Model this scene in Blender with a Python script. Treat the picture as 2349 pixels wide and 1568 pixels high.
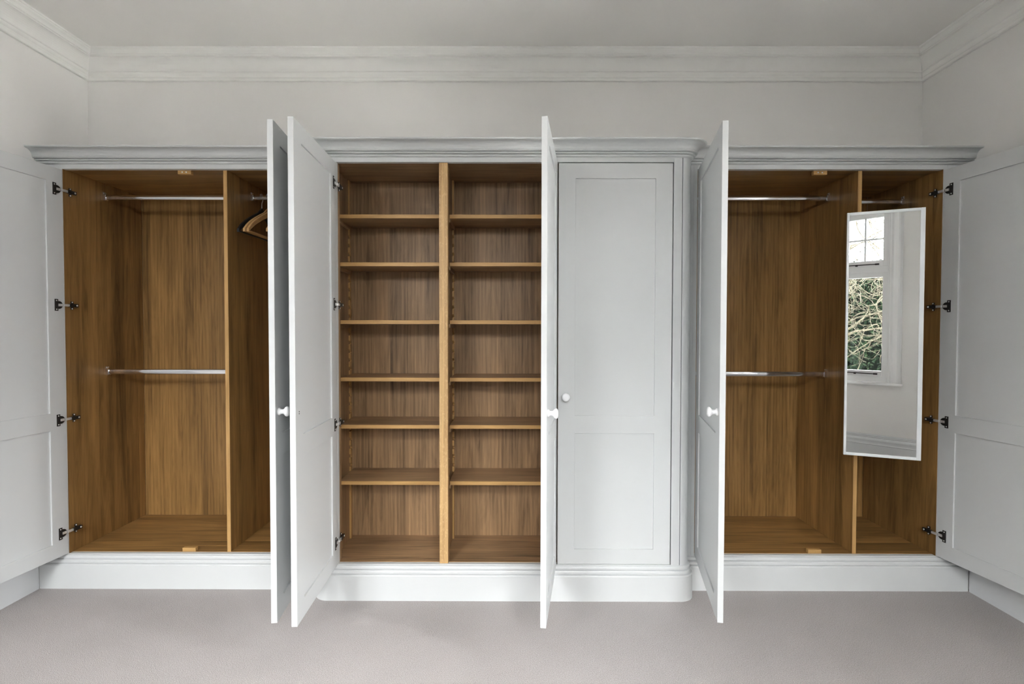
import bpy, bmesh, math, random
from mathutils import Vector, Matrix

for o in list(bpy.data.objects):
    bpy.data.objects.remove(o)
SC = bpy.context.scene
COL = SC.collection
random.seed(11)

# ------------------------------------------------------------------ camera
cam_d = bpy.data.cameras.new('camera')
cam_d.sensor_width = 36.0
cam_d.lens = 36.0 * 1190.0 / 2349.0
cam_d.clip_start = 0.02
cam = bpy.data.objects.new('camera', cam_d)
COL.objects.link(cam)
PITCH, YAW, ROLL = 0.0227, -0.0031, 0.0016
F = Vector((math.sin(YAW) * math.cos(PITCH), math.cos(YAW) * math.cos(PITCH), -math.sin(PITCH)))
R0 = Vector((math.cos(YAW), -math.sin(YAW), 0))
U0 = R0.cross(F)
R1 = R0 * math.cos(ROLL) + U0 * math.sin(ROLL)
U1 = -R0 * math.sin(ROLL) + U0 * math.cos(ROLL)
M = Matrix(((R1.x, U1.x, -F.x, 0), (R1.y, U1.y, -F.y, -2.6396), (R1.z, U1.z, -F.z, 1.3813), (0, 0, 0, 1)))
cam.matrix_world = M
SC.camera = cam

# ------------------------------------------------------------------ light and exposure
SC.view_settings.view_transform = 'Standard'
SC.view_settings.look = 'None'
SC.view_settings.gamma = 1.0
SC.view_settings.use_curve_mapping = False
SC.view_settings.exposure = 2.30
try:
    SC.cycles.max_bounces = 14
    SC.cycles.diffuse_bounces = 5
    SC.cycles.transparent_max_bounces = 12
except Exception:
    pass

W = bpy.data.worlds.new('overcast_sky')
SC.world = W
W.use_nodes = True
wn = W.node_tree
wn.nodes.clear()
w_out = wn.nodes.new('ShaderNodeOutputWorld')
w_bg = wn.nodes.new('ShaderNodeBackground')
w_tc = wn.nodes.new('ShaderNodeTexCoord')
w_sep = wn.nodes.new('ShaderNodeSeparateXYZ')
w_r = wn.nodes.new('ShaderNodeValToRGB')
wn.links.new(w_tc.outputs['Generated'], w_sep.inputs[0])
wn.links.new(w_sep.outputs['Z'], w_r.inputs[0])
w_r.color_ramp.elements[0].position = 0.0
w_r.color_ramp.elements[0].color = (0.26, 0.26, 0.27, 1)
w_r.color_ramp.elements[1].position = 0.55
w_r.color_ramp.elements[1].color = (1.25, 1.25, 1.28, 1)
wn.links.new(w_r.outputs[0], w_bg.inputs['Color'])
w_bg.inputs['Strength'].default_value = 20.0
wn.links.new(w_bg.outputs[0], w_out.inputs['Surface'])

YB = -3.6                                   # wall with the windows, behind the camera
WINDOWS = [(-0.06, 1.20, 2), (-2.08, -1.14, 2)]                # x0, x1, casements; the second is unseen, added for its daylight
WZ0, WZ1 = 0.835, 2.66
ADDED_SIDE_WINDOWS = [(1, -2.35, -1.60, 2)]       # wall side, y0, y1, casements; unseen behind the camera, added for extra daylight
for (wx0, wx1, nl, on_side) in [(*w, 0) for w in WINDOWS] + [(w[1], w[2], w[3], w[0]) for w in ADDED_SIDE_WINDOWS]:
    pd = bpy.data.lights.new('window_portal', 'AREA')
    pd.shape = 'RECTANGLE'
    pd.size = wx1 - wx0
    pd.size_y = WZ1 - WZ0
    pd.cycles.is_portal = True
    po = bpy.data.objects.new('window_portal', pd)
    COL.objects.link(po)
    if on_side:
        po.location = ((2.42 + 0.10) if on_side > 0 else (-2.53 - 0.10), (wx0 + wx1) / 2, (WZ0 + WZ1) / 2)
        po.rotation_euler = (math.radians(90), 0, math.radians(90 * on_side))
    else:
        po.location = ((wx0 + wx1) / 2, YB - 0.10, (WZ0 + WZ1) / 2)
        po.rotation_euler = (math.radians(90), 0, 0)      # -Z of the portal points to +Y, into the room

# ------------------------------------------------------------------ materials
def mat_base(name):
    m = bpy.data.materials.new(name)
    m.use_nodes = True
    nt = m.node_tree
    b = nt.nodes['Principled BSDF']
    return m, nt, b

def N(nt, typ, **kw):
    n = nt.nodes.new(typ)
    for k, v in kw.items():
        if k in n.inputs:
            n.inputs[k].default_value = v
        else:
            setattr(n, k, v)
    return n

def paint(name, col, rough=0.5, bump=0.02, scale=60.0, var=0.03):
    m, nt, b = mat_base(name)
    tc = N(nt, 'ShaderNodeTexCoord')
    n1 = N(nt, 'ShaderNodeTexNoise', Scale=scale, Detail=4.0)
    n2 = N(nt, 'ShaderNodeTexNoise', Scale=1.3, Detail=3.0)
    nt.links.new(tc.outputs['Object'], n1.inputs['Vector'])
    nt.links.new(tc.outputs['Object'], n2.inputs['Vector'])
    r = N(nt, 'ShaderNodeValToRGB')
    nt.links.new(n2.outputs['Fac'], r.inputs[0])
    c = Vector(col)
    r.color_ramp.elements[0].position = 0.3
    r.color_ramp.elements[1].position = 0.7
    r.color_ramp.elements[0].color = (*(c * (1 - var)), 1)
    r.color_ramp.elements[1].color = (*(c * (1 + var)), 1)
    nt.links.new(r.outputs[0], b.inputs['Base Color'])
    b.inputs['Roughness'].default_value = rough
    bp = N(nt, 'ShaderNodeBump', Strength=bump, Distance=0.002)
    nt.links.new(n1.outputs['Fac'], bp.inputs['Height'])
    nt.links.new(bp.outputs['Normal'], b.inputs['Normal'])
    return m

def oak(name, axis, dark, light, rough=0.42, streak=1.0, seed=0.0, flecks=0.0, board=0.105, tone=0.15):
    """oak boards with the grain running along one axis (0 x, 1 y, 2 z)"""
    m, nt, b = mat_base(name)
    tc = N(nt, 'ShaderNodeTexCoord')
    sep = N(nt, 'ShaderNodeSeparateXYZ')
    nt.links.new(tc.outputs['Object'], sep.inputs[0])
    cr = [c for k, c in enumerate('XYZ') if k != axis]
    def math2(op, x, y):
        n = N(nt, 'ShaderNodeMath', operation=op)
        for i, v in enumerate((x, y)):
            if v is None:
                continue
            if isinstance(v, (int, float)):
                n.inputs[i].default_value = v
            else:
                nt.links.new(v, n.inputs[i])
        return n.outputs[0]
    u = math2('ADD', sep.outputs[cr[0]], sep.outputs[cr[1]])
    u = math2('ADD', math2('DIVIDE', u, board), seed + 20.3)
    cell = math2('FLOOR', u, None)
    wn_ = N(nt, 'ShaderNodeTexWhiteNoise')
    wn_.noise_dimensions = '1D'
    nt.links.new(cell, wn_.inputs['W'])
    # every board takes its own piece of the figure
    off = N(nt, 'ShaderNodeCombineXYZ')
    r10 = math2('MULTIPLY', wn_.outputs['Value'], 9.0)
    for c in 'XYZ':
        nt.links.new(r10, off.inputs[c])
    addv = N(nt, 'ShaderNodeVectorMath', operation='ADD')
    nt.links.new(tc.outputs['Object'], addv.inputs[0])
    nt.links.new(off.outputs[0], addv.inputs[1])
    def stretched(s_long, s_cross):
        mp = N(nt, 'ShaderNodeMapping')
        sc = [s_cross] * 3
        sc[axis] = s_long
        mp.inputs['Scale'].default_value = sc
        mp.inputs['Location'].default_value = (seed, seed * 1.7, seed * 0.6)
        nt.links.new(addv.outputs[0], mp.inputs['Vector'])
        return mp
    def noise(s_long, s_cross, detail, rough_, dist=0.0):
        n = N(nt, 'ShaderNodeTexNoise', Scale=1.0, Detail=detail, Roughness=rough_, Distortion=dist)
        nt.links.new(stretched(s_long, s_cross).outputs[0], n.inputs['Vector'])
        return n.outputs['Fac']
    n1 = noise(0.7, 7.0, 2.0, 0.5)
    n2 = noise(1.5, 19.0, 4.0, 0.62, 1.6)
    n3 = noise(7.0, 260.0, 3.0, 0.7)
    wv = N(nt, 'ShaderNodeTexWave', Scale=1.0, Distortion=9.0, Detail=2.0)
    wv.wave_type = 'BANDS'
    wv.bands_direction = ('Y', 'X', 'X')[axis]
    wv.inputs['Detail Scale'].default_value = 0.6
    nt.links.new(stretched(1.1, 14.0).outputs[0], wv.inputs['Vector'])
    v = math2('ADD', math2('MULTIPLY', n1, 0.40 * streak), 0.07)
    v = math2('ADD', v, math2('MULTIPLY', n2, 0.50))
    v = math2('ADD', v, math2('MULTIPLY', n3, 0.26))
    c2 = v
    v = math2('ADD', v, math2('MULTIPLY', wv.outputs['Fac'], 0.07))
    v = math2('ADD', v, math2('MULTIPLY', math2('SUBTRACT', wn_.outputs['Value'], 0.5), tone * 0.5))
    r = N(nt, 'ShaderNodeValToRGB')
    nt.links.new(v, r.inputs[0])
    r.color_ramp.elements[0].position = 0.40
    r.color_ramp.elements[0].color = (*dark, 1)
    r.color_ramp.elements[1].position = 0.88
    r.color_ramp.elements[1].color = (*light, 1)
    last = r.outputs[0]
    if flecks > 0:
        nf = noise(38.0, 90.0, 1.0, 0.5, 1.5)
        rf = N(nt, 'ShaderNodeValToRGB')
        rf.color_ramp.elements[0].position = 0.56
        rf.color_ramp.elements[1].position = 0.66
        nt.links.new(nf, rf.inputs[0])
        mx = N(nt, 'ShaderNodeMixRGB')
        mx.inputs['Color2'].default_value = (min(1, light[0] * 1.1), light[1] * 1.15, light[2] * 1.3, 1)
        nt.links.new(math2('MULTIPLY', rf.outputs[0], flecks), mx.inputs['Fac'])
        nt.links.new(last, mx.inputs['Color1'])
        last = mx.outputs[0]
    nt.links.new(last, b.inputs['Base Color'])
    b.inputs['Roughness'].default_value = rough
    b.inputs['Specular IOR Level'].default_value = 0.35
    bp = N(nt, 'ShaderNodeBump', Strength=0.08, Distance=0.001)
    nt.links.new(c2, bp.inputs['Height'])
    nt.links.new(bp.outputs['Normal'], b.inputs['Normal'])
    return m

def metal(name, col, rough, metallic=1.0):
    m, nt, b = mat_base(name)
    tc = N(nt, 'ShaderNodeTexCoord')
    n1 = N(nt, 'ShaderNodeTexNoise', Scale=40.0, Detail=3.0)
    nt.links.new(tc.outputs['Object'], n1.inputs['Vector'])
    mr = N(nt, 'ShaderNodeMapRange')
    mr.inputs['To Min'].default_value = rough * 0.8
    mr.inputs['To Max'].default_value = rough * 1.2
    nt.links.new(n1.outputs['Fac'], mr.inputs['Value'])
    nt.links.new(mr.outputs[0], b.inputs['Roughness'])
    b.inputs['Base Color'].default_value = (*col, 1)
    b.inputs['Metallic'].default_value = metallic
    return m

OD = (0.040, 0.018, 0.004)
OL = (0.415, 0.228, 0.076)
VD = (0.036, 0.019, 0.008)     # veneer of the centre unit, a little greyer
VL = (0.47, 0.285, 0.145)
MT = {}
MT['wall'] = paint('wall_emulsion', (0.80, 0.785, 0.765), 0.75, 0.05, 90)
MT['ceiling'] = paint('ceiling_emulsion', (0.86, 0.845, 0.815), 0.8, 0.04, 80)
MT['cornice'] = paint('plaster_cornice_paint', (0.84, 0.83, 0.805), 0.6, 0.01, 70)
MT['skirt'] = paint('skirting_paint', (0.67, 0.68, 0.69), 0.4, 0.005, 60)
MT['joinery'] = paint('wardrobe_paint', (0.575, 0.585, 0.585), 0.42, 0.003, 140, 0.008)
MT['window'] = paint('window_gloss_paint', (0.80, 0.80, 0.80), 0.3, 0.01, 60)
MT['knob'] = paint('knob_enamel', (0.84, 0.84, 0.85), 0.22, 0.0, 60, 0.005)
MT['oak_z'] = oak('oak_board_upright', 2, OD, OL, seed=12.65)
MT['oak_x'] = oak('oak_board_lengthwise', 0, OD, OL, seed=3.1)
MT['oak_y'] = oak('oak_board_crosswise', 1, VD, VL, seed=5.3)
MT['ven_z'] = oak('oak_veneer_upright', 2, VD, VL, seed=4.4)
MT['ven_x'] = oak('oak_veneer_lengthwise', 0, VD, VL, seed=6.1)
ED = (0.30, 0.16, 0.05)
EL = (0.62, 0.38, 0.15)
MT['edge_z'] = oak('oak_edging_upright', 2, ED, EL, streak=0.8, seed=7.7)
MT['edge_x'] = oak('oak_edging_lengthwise', 0, ED, EL, streak=0.8, seed=2.2)
MT['post'] = oak('solid_oak_post', 2, (0.30, 0.165, 0.06), (0.70, 0.46, 0.21), seed=9.4, flecks=0.35)
MT['hanger'] = oak('hanger_beech', 1, (0.34, 0.18, 0.06), (0.60, 0.36, 0.155), rough=0.3, seed=1.4)
MT['chrome'] = metal('rail_chrome', (0.80, 0.80, 0.82), 0.10)
MT['nickel'] = metal('hinge_nickel', (0.86, 0.86, 0.85), 0.35, 0.7)
MT['dark_nickel'] = metal('hinge_plate_dark', (0.035, 0.032, 0.03), 0.35, 0.6)
MT['aluminium'] = metal('mirror_frame_aluminium', (0.66, 0.68, 0.69), 0.45, 0.2)
MT['mirror'] = metal('silvered_glass', (0.90, 0.915, 0.91), 0.004)
MT['black'] = paint('black_plastic', (0.012, 0.012, 0.012), 0.35, 0, 60)

def carpet_mat():
    m, nt, b = mat_base('taupe_loop_carpet')
    tc = N(nt, 'ShaderNodeTexCoord')
    n1 = N(nt, 'ShaderNodeTexNoise', Scale=290.0, Detail=2.0, Roughness=0.7)
    n2 = N(nt, 'ShaderNodeTexNoise', Scale=2.2, Detail=3.0)
    vo = N(nt, 'ShaderNodeTexVoronoi', Scale=420.0)
    for n in (n1, n2, vo):
        nt.links.new(tc.outputs['Object'], n.inputs['Vector'])
    r = N(nt, 'ShaderNodeValToRGB')
    e = r.color_ramp.elements
    e[0].position = 0.30; e[0].color = (0.30, 0.275, 0.265, 1)
    e[1].position = 0.72; e[1].color = (0.56, 0.525, 0.51, 1)
    nt.links.new(n1.outputs['Fac'], r.inputs[0])
    mx = N(nt, 'ShaderNodeMixRGB', blend_type='MULTIPLY')
    mx.inputs['Fac'].default_value = 0.25
    r2 = N(nt, 'ShaderNodeValToRGB')
    r2.color_ramp.elements[0].position = 0.35; r2.color_ramp.elements[0].color = (0.80, 0.79, 0.78, 1)
    r2.color_ramp.elements[1].position = 0.65; r2.color_ramp.elements[1].color = (1, 1, 1, 1)
    nt.links.new(n2.outputs['Fac'], r2.inputs[0])
    nt.links.new(r.outputs[0], mx.inputs['Color1'])
    nt.links.new(r2.outputs[0], mx.inputs['Color2'])
    nt.links.new(mx.outputs[0], b.inputs['Base Color'])
    b.inputs['Roughness'].default_value = 0.95
    b.inputs['Specular IOR Level'].default_value = 0.1
    bp = N(nt, 'ShaderNodeBump', Strength=0.5, Distance=0.003)
    nt.links.new(vo.outputs['Distance'], bp.inputs['Height'])
    nt.links.new(bp.outputs['Normal'], b.inputs['Normal'])
    return m
MT['carpet'] = carpet_mat()

def glass_mat():
    m = bpy.data.materials.new('window_glass')
    m.use_nodes = True
    nt = m.node_tree
    nt.nodes.clear()
    out = N(nt, 'ShaderNodeOutputMaterial')
    tr = N(nt, 'ShaderNodeBsdfTransparent')
    tr.inputs['Color'].default_value = (0.96, 0.975, 0.97, 1)
    gl = N(nt, 'ShaderNodeBsdfGlossy')
    gl.inputs['Roughness'].default_value = 0.01
    fr = N(nt, 'ShaderNodeFresnel')
    fr.inputs['IOR'].default_value = 1.45
    mx = N(nt, 'ShaderNodeMixShader')
    nt.links.new(fr.outputs[0], mx.inputs[0])
    nt.links.new(tr.outputs[0], mx.inputs[1])
    nt.links.new(gl.outputs[0], mx.inputs[2])
    nt.links.new(mx.outputs[0], out.inputs['Surface'])
    return m
MT['glass'] = glass_mat()

def foliage(name, c0, c1, c2, rough=0.5, scale=30.0):
    m, nt, b = mat_base(name)
    tc = N(nt, 'ShaderNodeTexCoord')
    n1 = N(nt, 'ShaderNodeTexNoise', Scale=scale, Detail=3.0)
    nt.links.new(tc.outputs['Object'], n1.inputs['Vector'])
    r = N(nt, 'ShaderNodeValToRGB')
    r.color_ramp.elements[0].position = 0.3; r.color_ramp.elements[0].color = (*c0, 1)
    r.color_ramp.elements[1].position = 0.7; r.color_ramp.elements[1].color = (*c2, 1)
    k = r.color_ramp.elements.new(0.5); k.color = (*c1, 1)
    nt.links.new(n1.outputs['Fac'], r.inputs[0])
    nt.links.new(r.outputs[0], b.inputs['Base Color'])
    b.inputs['Roughness'].default_value = rough
    b.inputs['Specular IOR Level'].default_value = 0.02
    return m
MT['leaf'] = foliage('hedge_leaf', (0.0012, 0.0028, 0.0014), (0.0026, 0.0056, 0.0027), (0.0085, 0.0135, 0.0065), 0.9, 9)
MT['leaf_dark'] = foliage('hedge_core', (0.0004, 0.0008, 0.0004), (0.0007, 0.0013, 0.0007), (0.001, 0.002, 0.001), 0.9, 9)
MT['bark'] = foliage('pale_bark', (0.020, 0.017, 0.012), (0.034, 0.030, 0.021), (0.052, 0.047, 0.034), 0.7, 18)
MT['bounce_ground'] = foliage('pale_bounce_ground', (0.66, 0.64, 0.60), (0.74, 0.72, 0.68), (0.80, 0.78, 0.75), 0.9, 60)  # unseen pale ground, added to bounce daylight onto ceiling and upper walls

# ------------------------------------------------------------------ helpers
XF = None        # extra transform applied to a mesh before it is linked (added side windows)
def thing(name, label, cat, loc=(0, 0, 0), group=None):
    o = bpy.data.objects.new(name, None)
    o.empty_display_size = 0.05
    COL.objects.link(o)
    o.location = loc
    o['label'] = label
    o['category'] = cat
    if group:
        o['group'] = group
    return o

def tag(o, label, cat, group=None):
    o['label'] = label
    o['category'] = cat
    if group:
        o['group'] = group
    return o

def world_loc(o):
    """accumulated origin of nested helpers (no rotations used on parents)"""
    v = Vector((0, 0, 0))
    while o is not None:
        v += o.location
        o = o.parent
    return v

def obj(name, bm, mats, parent=None, bevel=0.0, smooth=False, origin=None, seg=2):
    """link a bmesh (world coordinates) as one object; origin is moved under its parent"""
    base = Vector(origin) if origin is not None else None
    if base is None:
        if parent is not None:
            base = world_loc(parent)
        else:
            base = Vector((0, 0, 0))
    bmesh.ops.recalc_face_normals(bm, faces=bm.faces[:])
    if XF is not None:
        bmesh.ops.transform(bm, matrix=XF, verts=bm.verts)
    bmesh.ops.translate(bm, vec=-base, verts=bm.verts)
    me = bpy.data.meshes.new(name)
    bm.to_mesh(me)
    bm.free()
    for m in (mats if isinstance(mats, (list, tuple)) else [mats]):
        me.materials.append(m)
    if smooth:
        for p in me.polygons:
            p.use_smooth = True
    o = bpy.data.objects.new(name, me)
    COL.objects.link(o)
    if parent is not None:
        o.parent = parent
        o.location = base - world_loc(parent)
    else:
        o.location = base
    if bevel > 0:
        md = o.modifiers.new('bevel', 'BEVEL')
        md.width = bevel
        md.segments = seg
        md.limit_method = 'ANGLE'
        md.angle_limit = math.radians(35)
    return o

def struct(name, bm, mats, parent=None, **kw):
    o = obj(name, bm, mats, parent, **kw)
    if parent is None:
        o['kind'] = 'structure'
    return o

def add_box(bm, x0, x1, y0, y1, z0, z1, mi=0, front=None):
    vs = [bm.verts.new(p) for p in ((x0, y0, z0), (x1, y0, z0), (x1, y1, z0), (x0, y1, z0),
                                    (x0, y0, z1), (x1, y0, z1), (x1, y1, z1), (x0, y1, z1))]
    for i, f in enumerate(((0, 3, 2, 1), (4, 5, 6, 7), (0, 1, 5, 4), (1, 2, 6, 5), (2, 3, 7, 6), (3, 0, 4, 7))):
        fc = bm.faces.new([vs[j] for j in f])
        fc.material_index = mi
        if i == 2 and front is not None:
            fc.material_index = front
    return vs

def box(*a, **k):
    bm = bmesh.new()
    add_box(bm, *a, **k)
    return bm

def add_tube(bm, pts, radii, seg=10, mi=0, cap=True):
    """round tube through points"""
    rings = []
    n = len(pts)
    pts = [Vector(p) for p in pts]
    if not isinstance(radii, (list, tuple)):
        radii = [radii] * n
    up = Vector((0.13, 0.21, 0.97))
    for i in range(n):
        t = (pts[min(i + 1, n - 1)] - pts[max(i - 1, 0)])
        if t.length < 1e-9:
            t = Vector((0, 0, 1))
        t.normalize()
        s = t.cross(up)
        if s.length < 1e-3:
            s = t.cross(Vector((1, 0, 0)))
        s.normalize()
        u = s.cross(t)
        up = u
        rings.append([bm.verts.new(pts[i] + (s * math.cos(2 * math.pi * k / seg) + u * math.sin(2 * math.pi * k / seg)) * radii[i]) for k in range(seg)])
    for i in range(n - 1):
        for k in range(seg):
            f = bm.faces.new((rings[i][k], rings[i][(k + 1) % seg], rings[i + 1][(k + 1) % seg], rings[i + 1][k]))
            f.material_index = mi
            f.smooth = True
    if cap:
        for r in (rings[0], rings[-1]):
            f = bm.faces.new([bm.verts.new(v.co) for v in r])
            f.material_index = mi

def add_lathe(bm, prof, origin, axis, seg=28, mi=0):
    """prof: (radius, distance along axis)"""
    ax = Vector(axis).normalized()
    s = ax.orthogonal().normalized()
    u = ax.cross(s)
    o = Vector(origin)
    rings = []
    for r, h in prof:
        if r < 1e-6:
            rings.append([bm.verts.new(o + ax * h)])
        else:
            rings.append([bm.verts.new(o + ax * h + (s * math.cos(2 * math.pi * k / seg) + u * math.sin(2 * math.pi * k / seg)) * r) for k in range(seg)])
    for a, b in zip(rings[:-1], rings[1:]):
        for k in range(seg):
            k2 = (k + 1) % seg
            if len(a) == 1 and len(b) == 1:
                continue
            if len(a) == 1:
                f = bm.faces.new((a[0], b[k], b[k2]))
            elif len(b) == 1:
                f = bm.faces.new((a[k], a[k2], b[0]))
            else:
                f = bm.faces.new((a[k], a[k2], b[k2], b[k]))
            f.smooth = True
            f.material_index = mi

def add_sweep(bm, prof, path, side=1, closed_prof=True, mi=0):
    """sweep a (d, z) profile along an xy path; d is measured to the right of the walking direction (side=1)"""
    n = len(path)
    P = [Vector((p[0], p[1])) for p in path]
    rings = []
    for i in range(n):
        t0 = (P[i] - P[i - 1]).normalized() if i > 0 else (P[1] - P[0]).normalized()
        t1 = (P[i + 1] - P[i]).normalized() if i < n - 1 else t0
        n0 = Vector((t0.y, -t0.x)) * side
        n1 = Vector((t1.y, -t1.x)) * side
        mvec = (n0 + n1)
        mvec.normalize()
        k = 1.0 / max(0.3, mvec.dot(n0))
        rings.append([bm.verts.new((P[i].x + mvec.x * d * k, P[i].y + mvec.y * d * k, z)) for d, z in prof])
    m = len(prof)
    for i in range(n - 1):
        for j in range(m if closed_prof else m - 1):
            j2 = (j + 1) % m
            f = bm.faces.new((rings[i][j], rings[i][j2], rings[i + 1][j2], rings[i + 1][j]))
            f.material_index = mi
    if closed_prof:
        for r in (rings[0], rings[-1]):
            f = bm.faces.new(r)
            f.material_index = mi

def arc(cx, cy, r, a0, a1, n=10):
    return [(cx + r * math.cos(math.radians(a0 + (a1 - a0) * i / n)), cy + r * math.sin(math.radians(a0 + (a1 - a0) * i / n))) for i in range(n + 1)]

def parc(cd, cz, r, a0, a1, n=6):
    return arc(cd, cz, r, a0, a1, n)

# ------------------------------------------------------------------ room shell
ZC = 2.99
LX0, LX1 = -2.545, -2.508      # left wall at floor / at ceiling (old, slightly leaning wall)
RX0, RX1 = 2.434, 2.392
YW = 0.441

bm = box(-3.1, 3.0, YB - 0.3, 0.95, -0.12, 0.0)
struct('floor', bm, MT['carpet'])
bm = box(-3.1, 3.0, YB - 0.3, 0.95, ZC, ZC + 0.15)
struct('ceiling', bm, MT['ceiling'])

def slab(xa, xb, xo, y0, y1):
    bm = bmesh.new()
    pts = [(xa, 0), (xb, ZC), (xo, ZC), (xo, 0)]
    r = [[bm.verts.new((x, y, z)) for x, z in pts] for y in (y0, y1)]
    for j in range(4):
        bm.faces.new((r[0][j], r[0][(j + 1) % 4], r[1][(j + 1) % 4], r[1][j]))
    bm.faces.new(r[0]); bm.faces.new(r[1])
    return bm
def side_wall(name, side, a0, a1, xo):
    def slab_piece(bm, y0, y1, z0, z1):
        xx = lambda z: a0 + (a1 - a0) * z / ZC
        pts = [(xx(z0), z0), (xx(z1), z1), (xo, z1), (xo, z0)]
        r = [[bm.verts.new((x, y, z)) for x, z in pts] for y in (y0, y1)]
        for j in range(4):
            bm.faces.new((r[0][j], r[0][(j + 1) % 4], r[1][(j + 1) % 4], r[1][j]))
        bm.faces.new(r[0]); bm.faces.new(r[1])
    bm = bmesh.new()
    ys = YB - 0.3
    for w in sorted(ADDED_SIDE_WINDOWS):
        if w[0] != side:
            continue
        slab_piece(bm, ys, w[1], 0, ZC)
        slab_piece(bm, w[1], w[2], 0, WZ0 - 0.03)
        slab_piece(bm, w[1], w[2], WZ1, ZC)
        ys = w[2]
    slab_piece(bm, ys, 0.95, 0, ZC)
    struct(name, bm, MT['wall'])
side_wall('wall_left', -1, LX0, LX1, -2.85)
side_wall('wall_right', 1, RX0, RX1, 2.72)
# far wall: bulkhead above the wardrobes, recess behind them
bm = bmesh.new()
prof = [(YW, 2.285), (YW, ZC), (0.95, ZC), (0.95, 0.0), (0.76, 0.0), (0.76, 2.285)]
r = [[bm.verts.new((x, y, z)) for y, z in prof] for x in (-2.60, 2.50)]
for j in range(6):
    bm.faces.new((r[0][j], r[0][(j + 1) % 6], r[1][(j + 1) % 6], r[1][j]))
bm.faces.new(r[0]); bm.faces.new(r[1])
struct('wall_back', bm, MT['wall'])
# wall with the window openings
bm = bmesh.new()
xs = -2.85
for (wx0, wx1, nl) in sorted(WINDOWS):
    add_box(bm, xs, wx0, YB - 0.3, YB, 0, ZC)
    add_box(bm, wx0, wx1, YB - 0.3, YB, 0, WZ0 - 0.03)
    add_box(bm, wx0, wx1, YB - 0.3, YB, WZ1, ZC)
    xs = wx1
add_box(bm, xs, 2.75, YB - 0.3, YB, 0, ZC)
struct('wall_front', bm, MT['wall'])

# plaster cornice of the room
cp = [(0, 2.838), (0.014, 2.838), (0.017, 2.842), (0.017, 2.853), (0.013, 2.857), (0.015, 2.865), (0.021, 2.872),
      (0.023, 2.878), (0.023, 2.884), (0.028, 2.886)]
for i in range(9):
    a = math.radians(90 * i / 8)
    cp.append((0.030 + 0.048 * (1 - math.cos(a)), 2.888 + 0.056 * math.sin(a)))
cp += [(0.078, 2.950), (0.083, 2.948), (0.088, 2.951), (0.088, 2.956), (0.084, 2.959), (0.088, 2.966), (0.096, 2.974), (0.098, 2.980),
       (0.101, 2.980), (0.103, 2.983), (0.103, ZC), (0, ZC)]
def lx(z): return LX0 + (LX1 - LX0) * z / ZC
def rx(z): return RX0 + (RX1 - RX0) * z / ZC
CL, CR = lx(2.9), rx(2.9)
bm = bmesh.new(); add_sweep(bm, cp, [(CL, YB), (CL, YW)]); 
def cornice_room(path):
    bm = bmesh.new()
    add_sweep(bm, cp, path)
    return bm
bm.free()
# one continuous run right round the room
path = [(-0.2, YB), (CL, YB), (CL, YW), (CR, YW), (CR, YB), (-0.2, YB)]
struct('trim_1', cornice_room(path), MT['cornice'])

# skirting boards
sp = [(-0.006, 0), (0.020, 0), (0.020, 0.160), (0.024, 0.163), (0.024, 0.170), (0.019, 0.174), (0.018, 0.190), (0.020, 0.212),
      (0.014, 0.228), (0.009, 0.236), (0.012, 0.242), (0.012, 0.248), (0.009, 0.251), (0.011, 0.257), (0.011, 0.262), (0.007, 0.265), (0.007, 0.273), (-0.006, 0.273)]
bm = bmesh.new(); add_sweep(bm, [(d - 0.004, z) for d, z in sp], [(LX0 + 0.002, YB + 0.022), (LX0 + 0.002, 0.088)])
struct('baseboard_left', bm, MT['skirt'])
bm = bmesh.new(); add_sweep(bm, [(d - 0.004, z) for d, z in sp], [(RX0 - 0.002, 0.088), (RX0 - 0.002, YB + 0.022)])
struct('baseboard_right', bm, MT['skirt'])
bm = bmesh.new(); add_sweep(bm, sp, [(RX0 - 0.02, YB), (LX0 + 0.02, YB)])
struct('baseboard_front', bm, MT['skirt'])

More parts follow.
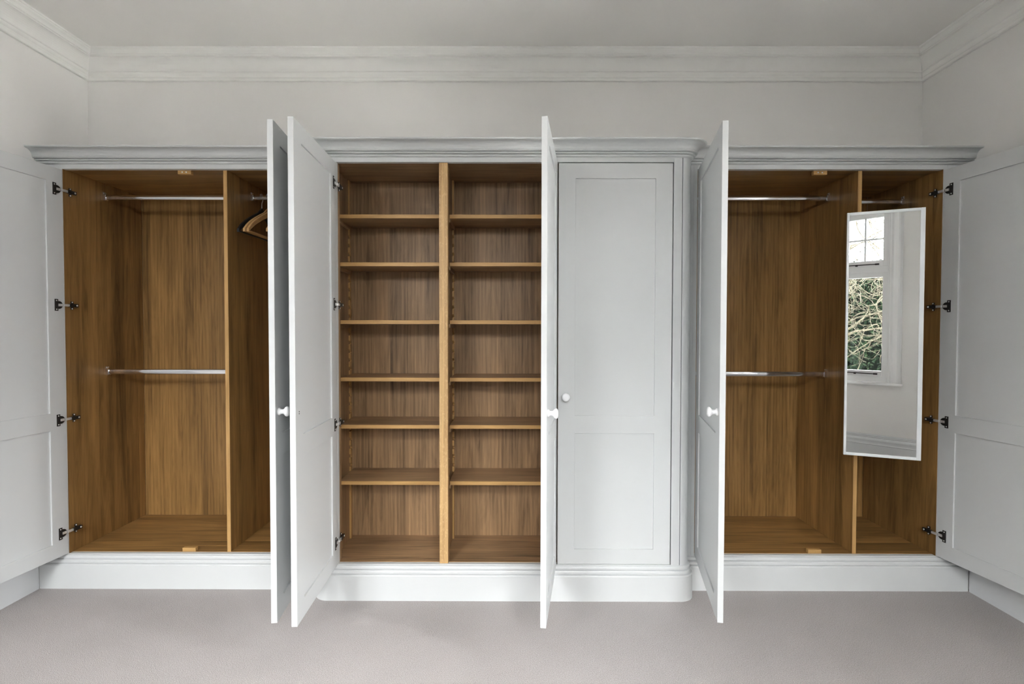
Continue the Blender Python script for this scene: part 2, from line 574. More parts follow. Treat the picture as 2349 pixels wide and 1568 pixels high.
# ------------------------------------------------------------------ windows
def build_window(i, x0, x1, nl):
    loc = Vector(((x0 + x1) / 2, YB, WZ0))
    if XF is not None:
        loc = XF @ loc
    root = thing('window_%d' % i, 'white painted casement window over a moulded sill', 'window', loc)
    del root['category']; del root['label']
    root['kind'] = 'structure'
    ya, yb_ = YB - 0.10, YB - 0.02
    fr = bmesh.new()
    add_box(fr, x0, x0 + 0.018, ya, yb_, WZ0, WZ1)
    add_box(fr, x1 - 0.018, x1, ya, yb_, WZ0, WZ1)
    add_box(fr, x0 + 0.018, x1 - 0.018, ya + 0.001, yb_ - 0.001, WZ1 - 0.02, WZ1)
    add_box(fr, x0 + 0.018, x1 - 0.018, ya + 0.001, yb_ - 0.001, WZ0, WZ0 + 0.055)
    add_box(fr, x0 + 0.018, x1 - 0.018, ya + 0.001, yb_ - 0.001, 2.005, 2.072)
    w = (x1 - x0) / nl
    for k in range(1, nl):
        add_box(fr, x0 + w * k - 0.018, x0 + w * k + 0.018, ya, yb_ + 0.004, WZ0, WZ1)
    obj('window_frame', fr, MT['window'], root, bevel=0.003)
    for k in range(nl):
        a, b = x0 + w * k + 0.018, x0 + w * (k + 1) - 0.018
        for (z0, z1, bars) in ((WZ0 + 0.055, 2.005, 0), (2.072, WZ1 - 0.02, 1)):
            s = bmesh.new()
            sw = 0.052
            add_box(s, a, a + sw, YB - 0.075, YB - 0.03, z0, z1)
            add_box(s, b - sw, b, YB - 0.075, YB - 0.03, z0, z1)
            add_box(s, a + sw, b - sw, YB - 0.075, YB - 0.03, z0, z0 + 0.062)
            add_box(s, a + sw, b - sw, YB - 0.075, YB - 0.03, z1 - 0.052, z1)
            if bars:
                gw = (b - a - 2 * sw) / 3
                for q in (1, 2):
                    add_box(s, a + sw + gw * q - 0.009, a + sw + gw * q + 0.009, YB - 0.07, YB - 0.035, z0 + 0.062, z1 - 0.052)
                zm = (z0 + 0.062 + z1 - 0.052) / 2
                add_box(s, a + sw, b - sw, YB - 0.069, YB - 0.036, zm - 0.009, zm + 0.009)
            so = obj('casement', s, MT['window'], root, bevel=0.002)
            g = bmesh.new()
            add_box(g, a + sw - 0.004, b - sw + 0.004, YB - 0.055, YB - 0.052, z0 + 0.058, z1 - 0.048)
            obj('pane', g, MT['glass'], so)
        # casement stay along the bottom rail
        st = bmesh.new()
        for zz in (WZ0 + 0.085, 2.090):
            add_tube(st, [(b - 0.10, YB - 0.018, zz), (b - 0.40, YB - 0.014, zz + 0.004)], 0.005, 8)
            add_box(st, b - 0.12, b - 0.085, YB - 0.032, YB - 0.012, zz - 0.008, zz + 0.008)
            add_box(st, b - 0.30, b - 0.28, YB - 0.032, YB - 0.012, zz - 0.010, zz + 0.008)
        obj('casement_stay', st, MT['dark_nickel'], root)
    # architrave
    ar = bmesh.new()
    ap = [(0, -0.01), (0, 0.012), (0.012, 0.016), (0.03, 0.012), (0.05, 0.028), (0.075, 0.040), (0.09, 0.036), (0.10, 0.020), (0.108, 0.010), (0.108, -0.01)]
    def leg(xa, sg):
        for z in (WZ0 - 0.002, WZ1):
            pass
        r0 = [ar.verts.new((xa + sg * d, YB + h, WZ0 - 0.002)) for d, h in ap]
        r1 = [ar.verts.new((xa + sg * d, YB + h, WZ1 + d)) for d, h in ap]
        m = len(ap)
        for j in range(m):
            ar.faces.new((r0[j], r0[(j + 1) % m], r1[(j + 1) % m], r1[j]))
        ar.faces.new(r0)
        return r1
    ra = leg(x0, -1)
    rb = leg(x1, 1)
    m = len(ap)
    for j in range(m):
        ar.faces.new((ra[j], ra[(j + 1) % m], rb[(j + 1) % m], rb[j]))
    obj('architrave', ar, MT['window'], root)
    si = bmesh.new()
    add_box(si, x0 - 0.125, x1 + 0.125, YB - 0.02, YB + 0.055, WZ0 - 0.03, WZ0 - 0.002)
    obj('window_sill', si, MT['window'], root, bevel=0.011, seg=4)
    ext = bmesh.new()
    add_box(ext, x0, x1, YB - 0.33, YB - 0.10, WZ0 - 0.03, WZ0)
    obj('outer_sill', ext, MT['window'], root)
    return root
for i, (a, b, nl) in enumerate(WINDOWS):
    build_window(i + 1, a, b, nl)
for k, w in enumerate(ADDED_SIDE_WINDOWS):
    XF = Matrix.Translation((2.412 if w[0] > 0 else -2.522, 0, 0)) @ Matrix.Rotation(math.radians(90 * w[0]), 4, 'Z') @ Matrix.Translation((0, -YB, 0))
    ya_, yb_ = (w[1], w[2]) if w[0] > 0 else (-w[2], -w[1])
    build_window(len(WINDOWS) + k + 1, ya_, yb_, w[3])
XF = None

# ------------------------------------------------------------------ wardrobe joinery
YS = 0.114
ZB, ZT = 0.1790, 2.2295        # door opening
DZ0, DZ1 = 0.181, 2.2250
TH = 0.0235
STILE = 0.086

cor_prof = [(0.0, 2.252), (0.004, 2.2535), (0.010, 2.257), (0.012, 2.2610), (0.012, 2.2638), (0.006, 2.2642), (0.006, 2.2660), (0.018, 2.2675), (0.022, 2.2705),
            (0.022, 2.2738), (0.015, 2.2742), (0.015, 2.2760), (0.027, 2.2775), (0.031, 2.2800), (0.031, 2.2835)]
for i in range(9):
    a = math.radians(90 * i / 8)
    cor_prof.append((0.033 + 0.037 * (1 - math.cos(a)), 2.2845 + 0.033 * math.sin(a)))
cor_prof += [(0.073, 2.3185), (0.076, 2.3205), (0.077, 2.324), (0.076, 2.3275), (0.0, 2.3275)]
pl_prof = [(0.0, 0.176), (0.004, 0.1745), (0.0085, 0.172), (0.0105, 0.166), (0.0105, 0.1580), (0.0050, 0.1575), (0.0050, 0.1560), (0.0145, 0.152),
           (0.0175, 0.147), (0.0175, 0.1370), (0.0120, 0.1365), (0.0120, 0.1350), (0.0215, 0.131), (0.025, 0.126), (0.025, 0.0), (-0.012, 0.0), (-0.012, 0.176)]

def door(parent, P0, u, w, side, outer, hinges=True, knob=True, screws=False):
    """panelled door. P0: hinge end of the face at local y=0, u: unit direction to the free edge,
    side: +1 body at local y 0..TH, -1 body at -TH..0; outer: +1/-1 local y direction of the painted outer face"""
    ux, uy = u
    L = math.hypot(ux, uy); ux /= L; uy /= L
    X = Vector((ux, uy, 0)); Y = Vector((-uy, ux, 0)); O = Vector((P0[0], P0[1], 0))
    def P(x, y, z):
        return O + X * x + Y * y + Vector((0, 0, z))
    y0, y1 = (0, TH) if side > 0 else (-TH, 0)
    xsn = [0.0, STILE, w - STILE, w]
    zsn = [DZ0, 0.259, 0.855, 0.946, 2.148, DZ1]
    bm = bmesh.new()
    vf = [[bm.verts.new(P(x, y0, z)) for z in zsn] for x in xsn]
    vb = [[bm.verts.new(P(x, y1, z)) for z in zsn] for x in xsn]
    holes = {(1, 1), (1, 3)}
    for i in range(3):
        for j in range(5):
            if (i, j) in holes:
                c = [(i, j), (i + 1, j), (i + 1, j + 1), (i, j + 1)]
                for k in range(4):
                    a, b = c[k], c[(k + 1) % 4]
                    bm.faces.new((vf[a[0]][a[1]], vf[b[0]][b[1]], vb[b[0]][b[1]], vb[a[0]][a[1]]))
            else:
                bm.faces.new((vf[i][j], vf[i + 1][j], vf[i + 1][j + 1], vf[i][j + 1]))
                bm.faces.new((vb[i][j], vb[i][j + 1], vb[i + 1][j + 1], vb[i + 1][j]))
    for i in range(3):
        for j in (0, 5):
            bm.faces.new((vf[i][j], vf[i + 1][j], vb[i + 1][j], vb[i][j]))
    for j in range(5):
        for i in (0, 3):
            bm.faces.new((vf[i][j], vf[i][j + 1], vb[i][j + 1], vb[i][j]))
    hp = P(0, 0, DZ0)
    d = obj('door', bm, MT['joinery'], parent, bevel=0.0012, origin=hp)
    ym = (y0 + y1) / 2
    for (z0, z1) in ((0.259, 0.855), (0.946, 2.148)):
        pb = bmesh.new()
        c = [P(x, y, z) for z in (z0 - 0.002, z1 + 0.002) for (x, y) in ((STILE - 0.002, ym - 0.0045), (w - STILE + 0.002, ym - 0.0045), (w - STILE + 0.002, ym + 0.0045), (STILE - 0.002, ym + 0.0045))]
        vs = [pb.verts.new(p) for p in c]
        for f in ((0, 3, 2, 1), (4, 5, 6, 7), (0, 1, 5, 4), (1, 2, 6, 5), (2, 3, 7, 6), (3, 0, 4, 7)):
            pb.faces.new([vs[j] for j in f])
        obj('door_panel', pb, MT['joinery'], d, origin=hp)
    yo = y1 if outer > 0 else y0            # outer face
    yi = y0 if outer > 0 else y1            # inner face
    si = -outer                             # direction away from the inner face
    if knob:
        kb = bmesh.new()
        kp = [(0.0, -0.001), (0.0150, -0.001), (0.0158, 0.003), (0.0150, 0.0065), (0.0118, 0.0085), (0.0100, 0.0125), (0.0098, 0.018), (0.0118, 0.0225), (0.0170, 0.0265),
              (0.0206, 0.0305), (0.0213, 0.0345), (0.0200, 0.0385), (0.0160, 0.0415), (0.0090, 0.0432), (0.0, 0.0437)]
        add_lathe(kb, kp, P(w - 0.038, yo, 1.044), Y * outer)
        obj('knob', kb, MT['knob'], d, smooth=True, origin=P(w - 0.038, yo, 1.044))
    if screws:
        sb = bmesh.new()
        for dz in (0.004, -0.004):
            add_lathe(sb, [(0, 0.0012), (0.0028, 0.0010), (0.003, -0.001)], P(w - 0.038, yi, 1.044 + dz), Y * si, seg=12)
        obj('knob_screw', sb, MT['dark_nickel'], d, origin=P(w - 0.038, yi, 1.044))
    if hinges:
        for hz in (2.115, 1.510, 0.904, 0.302):
            hb = bmesh.new()
            def hx(x0, x1, h0, h1, z0, z1, mi):
                ya, yb = sorted((yi + si * h0, yi + si * h1))
                vs = [hb.verts.new(P(x, y, z)) for z in (hz + z0, hz + z1) for (x, y) in ((x0, ya), (x1, ya), (x1, yb), (x0, yb))]
                for f in ((0, 3, 2, 1), (4, 5, 6, 7), (0, 1, 5, 4), (1, 2, 6, 5), (2, 3, 7, 6), (3, 0, 4, 7)):
                    fc = hb.faces.new([vs[j] for j in f]); fc.material_index = mi
            # flange plate with the round cup
            hx(0.034, 0.052, -0.002, 0.0022, -0.031, 0.031, 1)
            add_lathe(hb, [(0, 0.0018), (0.0150, 0.0018), (0.0165, 0.0026), (0.0205, 0.0026), (0.0208, -0.002)], P(0.030, yi, hz), Y * si, seg=24, mi=1)
            for dz in (-0.023, 0.023):
                add_lathe(hb, [(0, 0.0036), (0.003, 0.0032), (0.0035, 0.002)], P(0.043, yi, hz + dz), Y * si, seg=12, mi=0)
            # bright link arms across the joint
            hx(0.014, 0.034, 0.0030, 0.0065, -0.0065, 0.0065, 0)
            hx(-0.020, 0.010, 0.0050, 0.0120, -0.0060, 0.0060, 0)
            # arm and cross-shaped mounting plate on the cabinet side
            hx(-0.068, -0.020, 0.0030, 0.0150, -0.0085, 0.0085, 1)
            hx(-0.049, -0.036, 0.0000, 0.0040, -0.022, 0.022, 1)
            for dz in (-0.017, 0.017):
                add_lathe(hb, [(0, 0.0062), (0.0035, 0.0056), (0.0042, 0.004)], P(-0.0425, yi, hz + dz), Y * si, seg=12, mi=0)
            add_lathe(hb, [(0, 0.0172), (0.0045, 0.0165), (0.005, 0.014)], P(-0.060, yi, hz), Y * si, seg=12, mi=0)
            obj('hinge', hb, [MT['nickel'], MT['dark_nickel']], d, origin=P(0, yi, hz))
    return d

def panel(parent, name, x0, x1, y0, y1, z0, z1, mat, edge=None, bevel=0.0008):
    bm = box(x0, x1, y0, y1, z0, z1, front=1 if edge else None)
    return obj(name, bm, [mat, edge] if edge else mat, parent, bevel=bevel, seg=1)

def rail(parent, x0, x1, y, z):
    """oval chrome hanging rail between two side sockets"""
    bm = bmesh.new()
    n = 20
    rg = []
    for x in (x0 + 0.002, x1 - 0.002):
        ring = []
        for k in range(n):
            a = 2 * math.pi * k / n
            hw, hh, r = 0.0075, 0.015, 0.0075
            cz = (hh - r) * (1 if math.sin(a) > 0 else -1) if abs(math.sin(a)) > 1e-6 else 0
            ring.append(bm.verts.new((x, y + r * math.cos(a), z + cz + r * math.sin(a))))
        rg.append(ring)
    for k in range(n):
        f = bm.faces.new((rg[0][k], rg[0][(k + 1) % n], rg[1][(k + 1) % n], rg[1][k])); f.smooth = True
    for ring in rg:                       # separate cap vertices keep the tube's shading straight
        bm.faces.new([bm.verts.new(v.co) for v in ring])
    o = obj('hanging_rail', bm, MT['chrome'], parent, origin=((x0 + x1) / 2, y, z))
    for xa, sg in ((x0, 1), (x1, -1)):
        b = bmesh.new()
        a0, a1 = sorted((xa, xa + sg * 0.004))
        add_box(b, a0, a1, y - 0.0105, y + 0.0105, z - 0.0185, z + 0.030)
        a0, a1 = sorted((xa, xa + sg * 0.016))
        add_box(b, a0, a1, y - 0.0105, y + 0.0105, z - 0.0185, z - 0.012)
        add_box(b, a0, a1, y - 0.0115, y - 0.0085, z - 0.0185, z + 0.014)
        add_box(b, a0, a1, y + 0.0085, y + 0.0115, z - 0.0185, z + 0.014)
        for dy in (-0.007, 0.007):
            add_lathe(b, [(0, 0.0085), (0.003, 0.008), (0.0035, 0.003)], (xa, y + dy * 0.8, z + 0.024), (sg, 0, 0), seg=10)
        obj('rail_socket', b, MT['chrome'], o, bevel=0.0008, origin=(xa, y, z))
    return o

def stop_block(parent, xc, y, z0, z1, screws_down):
    o = obj('door_stop', box(xc - 0.036, xc + 0.036, y, y + 0.022, z0, z1), MT['edge_x'], parent, bevel=0.0015)
    if screws_down:
        b = bmesh.new()
        for dx in (-0.012, 0.010):
            add_lathe(b, [(0, 0.0022), (0.003, 0.0018), (0.0042, 0.0), (0.0042, -0.001)], (xc + dx, y, (z0 + z1) / 2), (0, -1, 0), seg=14)
        obj('screw', b, MT['nickel'], o)
    return o

def side_wardrobe(label, xa, xb, xo_wall, xo_mid, div, rails, stops, doors):
    """xa..xb: clear opening; xo_wall / xo_mid: outer ends of the painted frame"""
    root = thing('fitted_wardrobe', label, 'wardrobe', ((xa + xb) / 2, 0.4, 0))
    x0, x1 = min(xo_wall, xo_mid), max(xo_wall, xo_mid)
    yf, yc, yb = YS, YS + 0.026, 0.70
    # painted frame around the opening
    bm = bmesh.new()
    add_box(bm, x0, xa - 0.0195, yf, yc, 0.0, 2.29)
    add_box(bm, xb + 0.0195, x1, yf, yc, 0.0, 2.29)
    add_box(bm, xa - 0.0195, xa, yf, yf + 0.003, 0.0, 2.29)
    add_box(bm, xb, xb + 0.0195, yf, yf + 0.003, 0.0, 2.29)
    add_box(bm, xa, xb, yf, yc, ZT, 2.29)
    add_box(bm, xa, xb, yf, yc, 0.0, ZB)
    obj('face_frame', bm, MT['joinery'], root, bevel=0.0008, seg=1)
    bm = bmesh.new()
    add_sweep(bm, pl_prof, [(x0, yf), (x1, yf)])
    obj('plinth', bm, MT['joinery'], root)
    bm = bmesh.new()
    add_sweep(bm, cor_prof, [(x0, yf), (x1, yf)])
    obj('cornice', bm, MT['joinery'], root)
    panel(root, 'top_board', x0, x1, yf, YW - 0.002, 2.312, 2.326, MT['joinery'])
    # oak carcass
    panel(root, 'side_panel', xa - 0.019, xa, yf + 0.0032, yb, 0.10, 2.27, MT['oak_z'])
    panel(root, 'side_panel', xb, xb + 0.019, yf + 0.0032, yb, 0.10, 2.27, MT['oak_z'])
    panel(root, 'back_panel', xa, xb, yb, yb + 0.012, 0.10, 2.27, MT['oak_z'])
    panel(root, 'bottom_board', xa, xb, yc, yb, 0.161, 0.180, MT['oak_x'], MT['edge_x'])
    panel(root, 'ceiling_board', xa, xb, yc, yb, 2.2315, 2.2500, MT['oak_x'], MT['edge_x'])
    panel(root, 'divider', div[0], div[1], yc, yb, 0.180, 2.2315, MT['oak_z'], MT['edge_z'])
    for (r0, r1, z) in rails:
        rail(root, r0, r1, 0.395, z)
    for xc in stops:
        stop_block(root, xc, yc, 2.2095, 2.2315, True)
        stop_block(root, xc, yc, 0.180, 0.200, False)
    for kw in doors:
        door(root, **kw)
    return root

XL0, XL1 = -2.388, -1.0647
XR0, XR1 = 0.968, 2.2590
CSL, CSR = -1.0059, 0.9095     # outer sides of the deeper centre unit
wl = lambda z: lx(z)
side_wardrobe('left-hand white wardrobe with oak interior, two chrome rails and wooden hangers inside',
              XL0, XL1, lx(1.2) + 0.004, CSL - 0.001, (-1.5500, -1.5290),
              [(XL0, -1.5500, 2.150), (XL0, -1.5500, 1.135), (-1.5290, XL1, 2.150)], [-1.757],
              [dict(P0=(-2.3875, YS - 0.002), u=(-0.100, -0.995), w=0.660, side=-1, outer=-1),
               dict(P0=(-1.0400, YS - 0.002), u=(0.111, -0.994), w=0.660, side=-1, outer=1)])
side_wardrobe('right-hand white wardrobe with oak interior behind the tilted mirror',
              XR0, XR1, rx(1.2) - 0.004, CSR + 0.001, (1.8280, 1.8495),
              [(XR0, 1.8280, 2.150), (XR0, 1.8280, 1.128), (1.8495, XR1, 2.130)], [1.628],
              [dict(P0=(0.9690, YS - 0.002), u=(-0.198, -0.980), w=0.655, side=1, outer=-1),
               dict(P0=(2.2585, YS - 0.002), u=(0.150, -0.989), w=0.645, side=1, outer=1)])

# ------------------------------------------------------------------ centre unit
C = thing('fitted_wardrobe', 'centre white bookcase wardrobe with two columns of oak shelves and rounded corners', 'wardrobe', (-0.05, 0.2, 0))
CX0, CX1 = -0.8999, 0.8085
YC = 0.026
CB = 0.375
RR = 0.055
def centre_path(y_end):
    p = [(CSL, y_end)]
    p += arc(CSL + RR, RR, RR, 180, 270, 10)
    p += arc(CSR - RR, RR, RR, 270, 360, 10)
    p += [(CSR, y_end)]
    return p
# frame
bm = bmesh.new()
add_box(bm, CSL + RR + 0.003, CX0, 0, YC, 0.0, 2.29)
add_box(bm, CX1, CSR - RR - 0.003, 0, YC, 0.0, 2.29)
add_box(bm, CX0, CX1, 0, YC, ZT, 2.29)
add_box(bm, CX0, CX1, 0, YC, 0.0, ZB)
obj('face_frame', bm, MT['joinery'], C, bevel=0.0008, seg=1)
# rounded corner posts and sides
for nm, pts in (('corner_post', [(CSL, YS - 0.001)] + arc(CSL + RR, RR, RR, 180, 270, 12) + [(CSL + RR, YC), (CSL + 0.03, YC + 0.03), (CSL + 0.02, YS - 0.001)]),
                ('corner_post', arc(CSR - RR, RR, RR, 270, 360, 12) + [(CSR, YS - 0.001), (CSR - 0.02, YS - 0.001), (CSR - 0.03, YC + 0.03), (CSR - RR, YC)])):
    bm = bmesh.new()
    lo = [bm.verts.new((x, y, 0.0)) for x, y in pts]
    hi = [bm.verts.new((x, y, 2.29)) for x, y in pts]
    n = len(pts)
    for j in range(n):
        bm.faces.new((lo[j], lo[(j + 1) % n], hi[(j + 1) % n], hi[j]))
    bm.faces.new(lo); bm.faces.new(hi)
    obj(nm, bm, MT['joinery'], C, bevel=0.0012, seg=1)
bm = bmesh.new(); add_sweep(bm, pl_prof, centre_path(YS - 0.027)); obj('plinth', bm, MT['joinery'], C)
bm = bmesh.new(); add_sweep(bm, cor_prof, centre_path(YS - 0.004)); obj('cornice', bm, MT['joinery'], C)
panel(C, 'top_board', CSL + 0.01, CSR - 0.01, 0.02, YW - 0.002, 2.312, 2.326, MT['joinery'])
# carcass
BX0, BX1 = -0.942, 0.835
panel(C, 'side_panel', BX0 - 0.018, BX0, YC + 0.004, CB, 0.10, 2.27, MT['ven_z'])
panel(C, 'side_panel', BX1, BX1 + 0.018, YC + 0.004, CB, 0.10, 2.27, MT['ven_z'])
panel(C, 'back_panel', BX0 - 0.018, BX1 + 0.018, CB, CB + 0.012, 0.10, 2.27, MT['ven_z'])
panel(C, 'bottom_board', BX0, BX1, YC, CB, 0.161, 0.180, MT['ven_x'], MT['edge_x'])
panel(C, 'ceiling_board', BX0, BX1, YC, CB, 2.2315, 2.2500, MT['ven_x'], MT['edge_x'])
DIV = (-0.368, -0.350)
panel(C, 'divider', DIV[0], DIV[1], 0.050, CB, 0.180, 2.2315, MT['ven_z'])
panel(C, 'divider', 0.2045, 0.2235, YC, CB, 0.180, 2.2315, MT['ven_z'], MT['ven_z'])
pp = panel(C, 'centre_post', -0.3800, -0.3360, 0.010, 0.050, 0.1770, 2.2300, MT['post'])
panel(C, 'hinge_batten', BX0, CX0 - 0.001, YC + 0.001, 0.058, 0.180, 2.2315, MT['ven_z'])
SHELVES = [1.979, 1.728, 1.423, 1.119, 0.8675, 0.5665]
def sawtooth(x0, x1, y, sgn):
    """notched oak strip; teeth point in direction sgn along y"""
    bm = bmesh.new()
    prof = []
    z = 0.182
    prof.append((0.0, z))
    prof.append((0.022 * sgn, z))
    zz = 0.50
    prof.append((0.022 * sgn, zz))
    while zz < 1.95:
        prof.append((0.001 * sgn, zz))
        prof.append((0.001 * sgn, zz + 0.006))
        prof.append((0.022 * sgn, zz + 0.021))
        prof.append((0.022 * sgn, zz + 0.0498))
        zz += 0.05
    prof.append((0.022 * sgn, 2.229))
    prof.append((0.0, 2.229))
    a = [bm.verts.new((x0, y + d, z)) for d, z in prof]
    b = [bm.verts.new((x1, y + d, z)) for d, z in prof]
    n = len(prof)
    for j in range(n):
        bm.faces.new((a[j], a[(j + 1) % n], b[(j + 1) % n], b[j]))
    bm.faces.new(a); bm.faces.new(b)
    return bm
for (s0, s1) in ((BX0, DIV[0]), (DIV[1], 0.2045)):
    for xa, xb in ((s0 + 0.0002, s0 + 0.010), (s1 - 0.010, s1 - 0.0002)):
        obj('shelf_support_strip', sawtooth(xa, xb, CB - 0.036, -1), MT['edge_z'], C)
        obj('shelf_support_strip', sawtooth(xa, xb, 0.080, 1), MT['edge_z'], C)
    for z in SHELVES:
        panel(C, 'shelf', s0 + 0.012, s1 - 0.012, 0.104, CB - 0.003, z - 0.010, z + 0.010, MT['ven_x'], MT['edge_x'])
        for xa, xb in ((s0 + 0.0004, s0 + 0.016), (s1 - 0.016, s1 - 0.0004)):
            panel(C, 'shelf_cleat', xa, xb, 0.108, CB - 0.062, z - 0.030, z - 0.0105, MT['oak_y'])
door(C, P0=(-0.8995, -0.002), u=(0.047, -0.999), w=0.570, side=-1, outer=-1, knob=False, screws=True)
door(C, P0=(0.2210, -0.002), u=(-0.152, -0.988), w=0.582, side=-1, outer=1)
door(C, P0=(0.8036, 0.0), u=(-1, 0), w=0.5770, side=-1, outer=1, hinges=False)

# ------------------------------------------------------------------ pull-out mirror
ML = Vector((1.676, -0.013)); MR = Vector((1.971, -0.139))
mid = (ML + MR) / 2
mz0, mz1 = 0.753, 1.973
mr = thing('pull_out_mirror', 'tall white-framed mirror reflecting a window, swung out in front of the oak divider', 'mirror', (mid.x, mid.y, mz0))
ex = Vector((MR.x - ML.x, MR.y - ML.y, 0)); mw = ex.length; ex.normalize()
en = Vector((ex.y, -ex.x, 0))        # towards the room
def MP(x, d, z):
    return Vector((ML.x, ML.y, 0)) + ex * x + en * d + Vector((0, 0, z))
def mbox(bm, x0, x1, d0, d1, z0, z1, mi=0):
    vs = [bm.verts.new(MP(x, d, z)) for z in (z0, z1) for (x, d) in ((x0, d0), (x1, d0), (x1, d1), (x0, d1))]
    for f in ((0, 3, 2, 1), (4, 5, 6, 7), (0, 1, 5, 4), (1, 2, 6, 5), (2, 3, 7, 6), (3, 0, 4, 7)):
        fc = bm.faces.new([vs[j] for j in f]); fc.material_index = mi
bm = bmesh.new()
fw = 0.011
fr_ = 0.019
mbox(bm, 0, fw, -0.016, 0.0, mz0, mz1)
mbox(bm, mw - fr_, mw, -0.016, 0.0, mz0, mz1)
mbox(bm, fw, mw - fr_, -0.016, 0.0, mz0, mz0 + 0.014)
mbox(bm, fw, mw - fr_, -0.016, 0.0, mz1 - 0.014, mz1)
mbox(bm, fw * 0.5, mw - fw * 0.5, -0.016, -0.012, mz0 + fw * 0.5, mz1 - fw * 0.5)
obj('mirror_frame', bm, MT['aluminium'], mr, bevel=0.0015)
bm = bmesh.new()
mbox(bm, fw - 0.002, mw - fr_ + 0.002, -0.010, -0.003, mz0 + 0.012, mz1 - 0.012)
obj('mirror_glass', bm, MT['mirror'], mr)
# slide on the divider's right face and pivot arms behind the glass
for z in (1.12, 1.60):
    bm = bmesh.new()
    add_box(bm, 1.8500, 1.8625, 0.150, 0.560, z - 0.020, z + 0.020)
    add_box(bm, 1.8625, 1.8690, 0.010, 0.400, z - 0.013, z + 0.013)
    obj('slide_runner', bm, MT['nickel'], mr, bevel=0.001)
bm = bmesh.new()
add_box(bm, 1.8690, 1.8760, -0.050, 0.030, 1.08, 1.64)
add_tube(bm, [MP(0.19, -0.030, 1.12), MP(0.19, -0.030, 1.60)], 0.007, 12)
for z in (1.14, 1.58):
    add_box(bm, 1.842, 1.8760, -0.056, -0.044, z - 0.012, z + 0.012)
    mbox(bm, 0.175, 0.205, -0.037, -0.0155, z - 0.015, z + 0.015)
obj('pivot_arm', bm, MT['nickel'], mr)

# ------------------------------------------------------------------ hangers on the short upper rail
RZ, RY = 2.150, 0.395
def make_hanger(x, label, mat, bar=True, tilt=0.0, group=None, half=0.225, name='coat_hanger'):
    root = thing(name, label, 'hanger', (x, RY, RZ + 0.016), group)
    # hook
    pts = []
    r = 0.019
    for i in range(13):
        a = math.radians(-30 + 210 * i / 12)
        pts.append((x, RY + r * math.cos(a), RZ + 0.0010 + r * math.sin(a)))
    pts = pts[::-1]
    pts = pts[:]                      # from the far tip over the rail
    end = pts[-1]
    pts += [(x, RY + 0.010, RZ - 0.020), (x, RY + 0.001, RZ - 0.032), (x, RY, RZ - 0.045), (x, RY, RZ - 0.085)]
    bm = bmesh.new()
    add_tube(bm, pts, 0.0019, 8)
    obj('hook', bm, MT['nickel'], root)
    # shaped shoulders
    bm = bmesh.new()
    zt = RZ - 0.075
    n = 22
    rings = []
    for i in range(n + 1):
        s = -1 + 2 * i / n
        q = abs(s)
        zc = zt - 0.022 - 0.112 * q ** 1.25 - 0.02 * q ** 6 + 0.020 * math.exp(-(q / 0.12) ** 2)
        hh = 0.0155 - 0.003 * q
        if q > 0.93:
            hh *= 0.75
        tk = 0.0052 + 0.0012 * q
        yy = RY + s * half
        xx = x - 0.020 * q ** 2 + tilt * s * half
        ring = []
        for dx, dz in ((-1, -0.72), (-0.72, -1), (0.72, -1), (1, -0.72), (1, 0.72), (0.72, 1), (-0.72, 1), (-1, 0.72)):
            ring.append(bm.verts.new((xx + tk * dx, yy, zc + hh * dz)))
        rings.append(ring)
    for i in range(n):
        for k in range(8):
            bm.faces.new((rings[i][k], rings[i][(k + 1) % 8], rings[i + 1][(k + 1) % 8], rings[i + 1][k]))
    bm.faces.new(rings[0]); bm.faces.new(rings[-1])
    obj('shoulders', bm, mat, root)
    if bar:
        bm = bmesh.new()
        zb = zt - 0.158
        add_tube(bm, [(x - 0.018 - tilt * half * 0.93, RY - half * 0.95, zb), (x - 0.018 + tilt * half * 0.93, RY + half * 0.95, zb)], 0.0048, 12)
        obj('trouser_bar', bm, mat, root)
    return root
make_hanger(-1.432, 'wooden coat hanger at the left of the wooden pair on the short rail', MT['hanger'], tilt=0.02, group='coat hangers on the short rail')
make_hanger(-1.414, 'wooden coat hanger just right of the first one, nearest the open door', MT['hanger'], tilt=0.01, group='coat hangers on the short rail')
make_hanger(-1.300, 'wooden coat hanger mostly hidden behind the edge of the open door', MT['hanger'], tilt=0.05, group='coat hangers on the short rail')
make_hanger(-1.468, 'black coat hanger in shadow beside the oak divider', MT['black'], tilt=0.03, half=0.215, group='coat hangers on the short rail')

# ------------------------------------------------------------------ garden outside the window
bm = box(-9, 12, -14, YB - 0.31, -0.50, -0.40)
add_box(bm, 2.73, 12, YB - 0.31, 6, -0.50, -0.40)
add_box(bm, -9, -2.86, YB - 0.31, 6, -0.50, -0.40)
struct('ground', bm, MT['bounce_ground'])

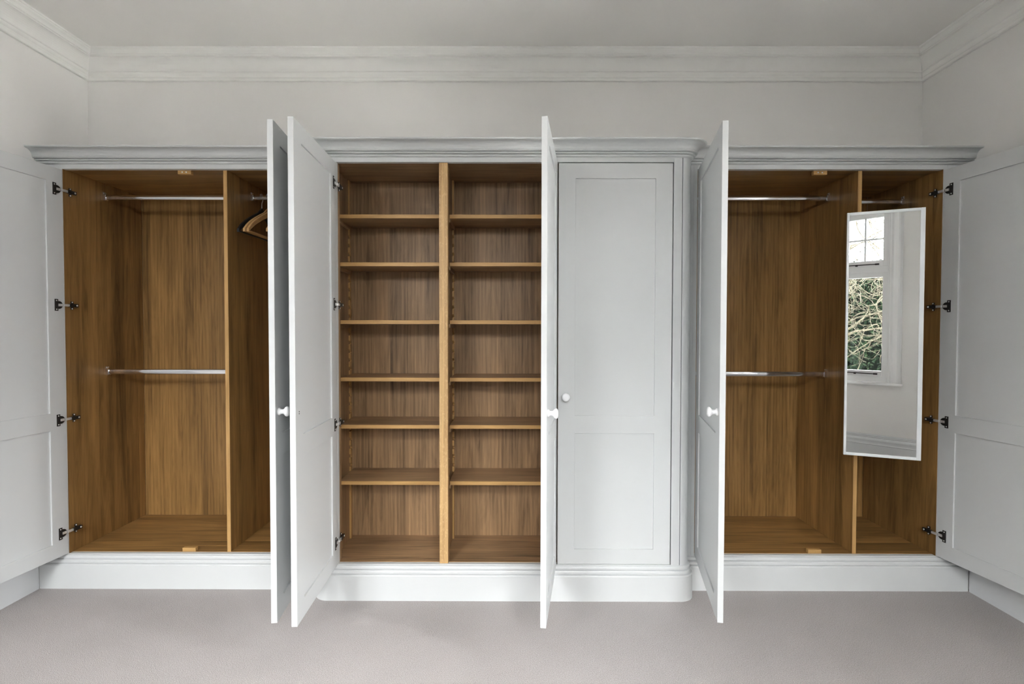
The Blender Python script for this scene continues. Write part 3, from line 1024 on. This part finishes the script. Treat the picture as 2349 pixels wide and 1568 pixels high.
def hedge():
    rnd = random.Random(5)
    root = thing('hedge', 'clipped green evergreen hedge beyond the window, seen in the mirror', 'hedge', (0, -6.3, -0.40))
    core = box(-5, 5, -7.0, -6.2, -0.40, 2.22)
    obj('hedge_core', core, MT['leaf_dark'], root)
    bm = bmesh.new()
    def leaf(p, nrm, s):
        t = Vector((rnd.uniform(-1, 1), rnd.uniform(-1, 1), rnd.uniform(-1, 1)))
        t = (t - nrm * t.dot(nrm) * 0.5).normalized()
        b = nrm.cross(t).normalized()
        q = [p - t * s, p + b * s * 0.42 + nrm * s * 0.15, p + t * s, p - b * s * 0.42 + nrm * s * 0.15]
        bm.faces.new([bm.verts.new(v) for v in q])
    for _ in range(20000):
        x = rnd.uniform(-2.6, 3.6)
        z = rnd.uniform(-0.3, 2.38)
        y = -6.18 + rnd.uniform(-0.10, 0.14) + 0.06 * math.sin(x * 5) * math.cos(z * 6)
        leaf(Vector((x, y, z)), Vector((rnd.uniform(-.6, .6), 1, rnd.uniform(-.2, .9))).normalized(), rnd.uniform(0.020, 0.042))
    for _ in range(4000):
        x = rnd.uniform(-2.6, 3.6)
        leaf(Vector((x, rnd.uniform(-7, -6.1), 2.22 + rnd.uniform(-0.05, 0.25))), Vector((rnd.uniform(-.5, .5), rnd.uniform(-.5, .5), 1)).normalized(), rnd.uniform(0.02, 0.042))
    obj('foliage', bm, MT['leaf'], root)
hedge()

def twisted_tree():
    rnd = random.Random(8)
    root = thing('corkscrew_tree', 'bare pale corkscrew tree with curling branches outside the window', 'tree', (0.2, -5.15, -0.40))
    bm = bmesh.new()
    add_tube(bm, [(0.2, -5.15, -0.42), (0.16, -5.28, 0.6), (0.26, -5.153, 1.4), (0.18, -5.15, 2.1), (0.3, -5.155, 2.8)], [0.075, 0.06, 0.05, 0.042, 0.03], 10)
    obj('trunk', bm, MT['bark'], root)
    bm = bmesh.new()
    def curl(p, d, length, r, depth):
        pts, rad = [p.copy()], [r]
        axis = Vector((rnd.uniform(-1, 1), rnd.uniform(-1, 1), rnd.uniform(-1, 1))).normalized()
        n = int(length / 0.035)
        sp = rnd.uniform(0.14, 0.34) * rnd.choice((-1, 1))
        for i in range(n):
            if rnd.random() < 0.10:
                sp = rnd.uniform(0.14, 0.42) * rnd.choice((-1, 1))
                axis = Vector((rnd.uniform(-1, 1), rnd.uniform(-1, 1), rnd.uniform(-1, 1))).normalized()
            d = (Matrix.Rotation(sp, 3, axis) @ d).normalized()
            d = (d + Vector((0, 0.0, -0.03))).normalized()
            p = p + d * 0.035
            if p.y < -5.85:
                p.y = -5.85
                d.y = abs(d.y)
            if p.y > -4.2:
                p.y = -4.2
                d.y = -abs(d.y)
            pts.append(p.copy())
            rad.append(max(0.0020, r * (1 - 0.8 * (i + 1) / n)))
            if depth < 2 and rnd.random() < 0.13:
                dd = (d + Vector((rnd.uniform(-1, 1), rnd.uniform(-.6, .6), rnd.uniform(-1, .6)))).normalized()
                curl(p.copy(), dd, length * rnd.uniform(0.35, 0.6), rad[-1] * 0.75, depth + 1)
        add_tube(bm, pts, rad, 5, cap=False)
    for k in range(90):
        z = rnd.uniform(1.3, 3.3)
        x = 0.50 + rnd.uniform(-1.2, 1.2)
        d = Vector((rnd.uniform(-1, 1), rnd.uniform(-0.5, 0.5), rnd.uniform(-0.5, 0.8))).normalized()
        curl(Vector((x, -5.15 + rnd.uniform(-0.3, 0.3), z)), d, rnd.uniform(0.9, 1.7), rnd.uniform(0.0045, 0.010), 0)
    obj('branches', bm, MT['bark'], root)
    b2 = bmesh.new()
    for k in range(9):
        a = Vector((0.2 + rnd.uniform(-0.05, 0.05), -5.15, rnd.uniform(1.2, 2.6)))
        b = Vector((0.2 + rnd.choice((-1, 1)) * rnd.uniform(0.5, 1.1), -5.15 + rnd.uniform(-0.3, 0.3), a.z + rnd.uniform(0.3, 0.9)))
        m1 = a.lerp(b, 0.35) + Vector((rnd.uniform(-.1, .1), 0, rnd.uniform(0, .15)))
        m2 = a.lerp(b, 0.7) + Vector((rnd.uniform(-.1, .1), 0, rnd.uniform(-.1, .1)))
        add_tube(b2, [a, m1, m2, b], [0.018, 0.014, 0.010, 0.006], 8)
    obj('limbs', b2, MT['bark'], root)
twisted_tree()
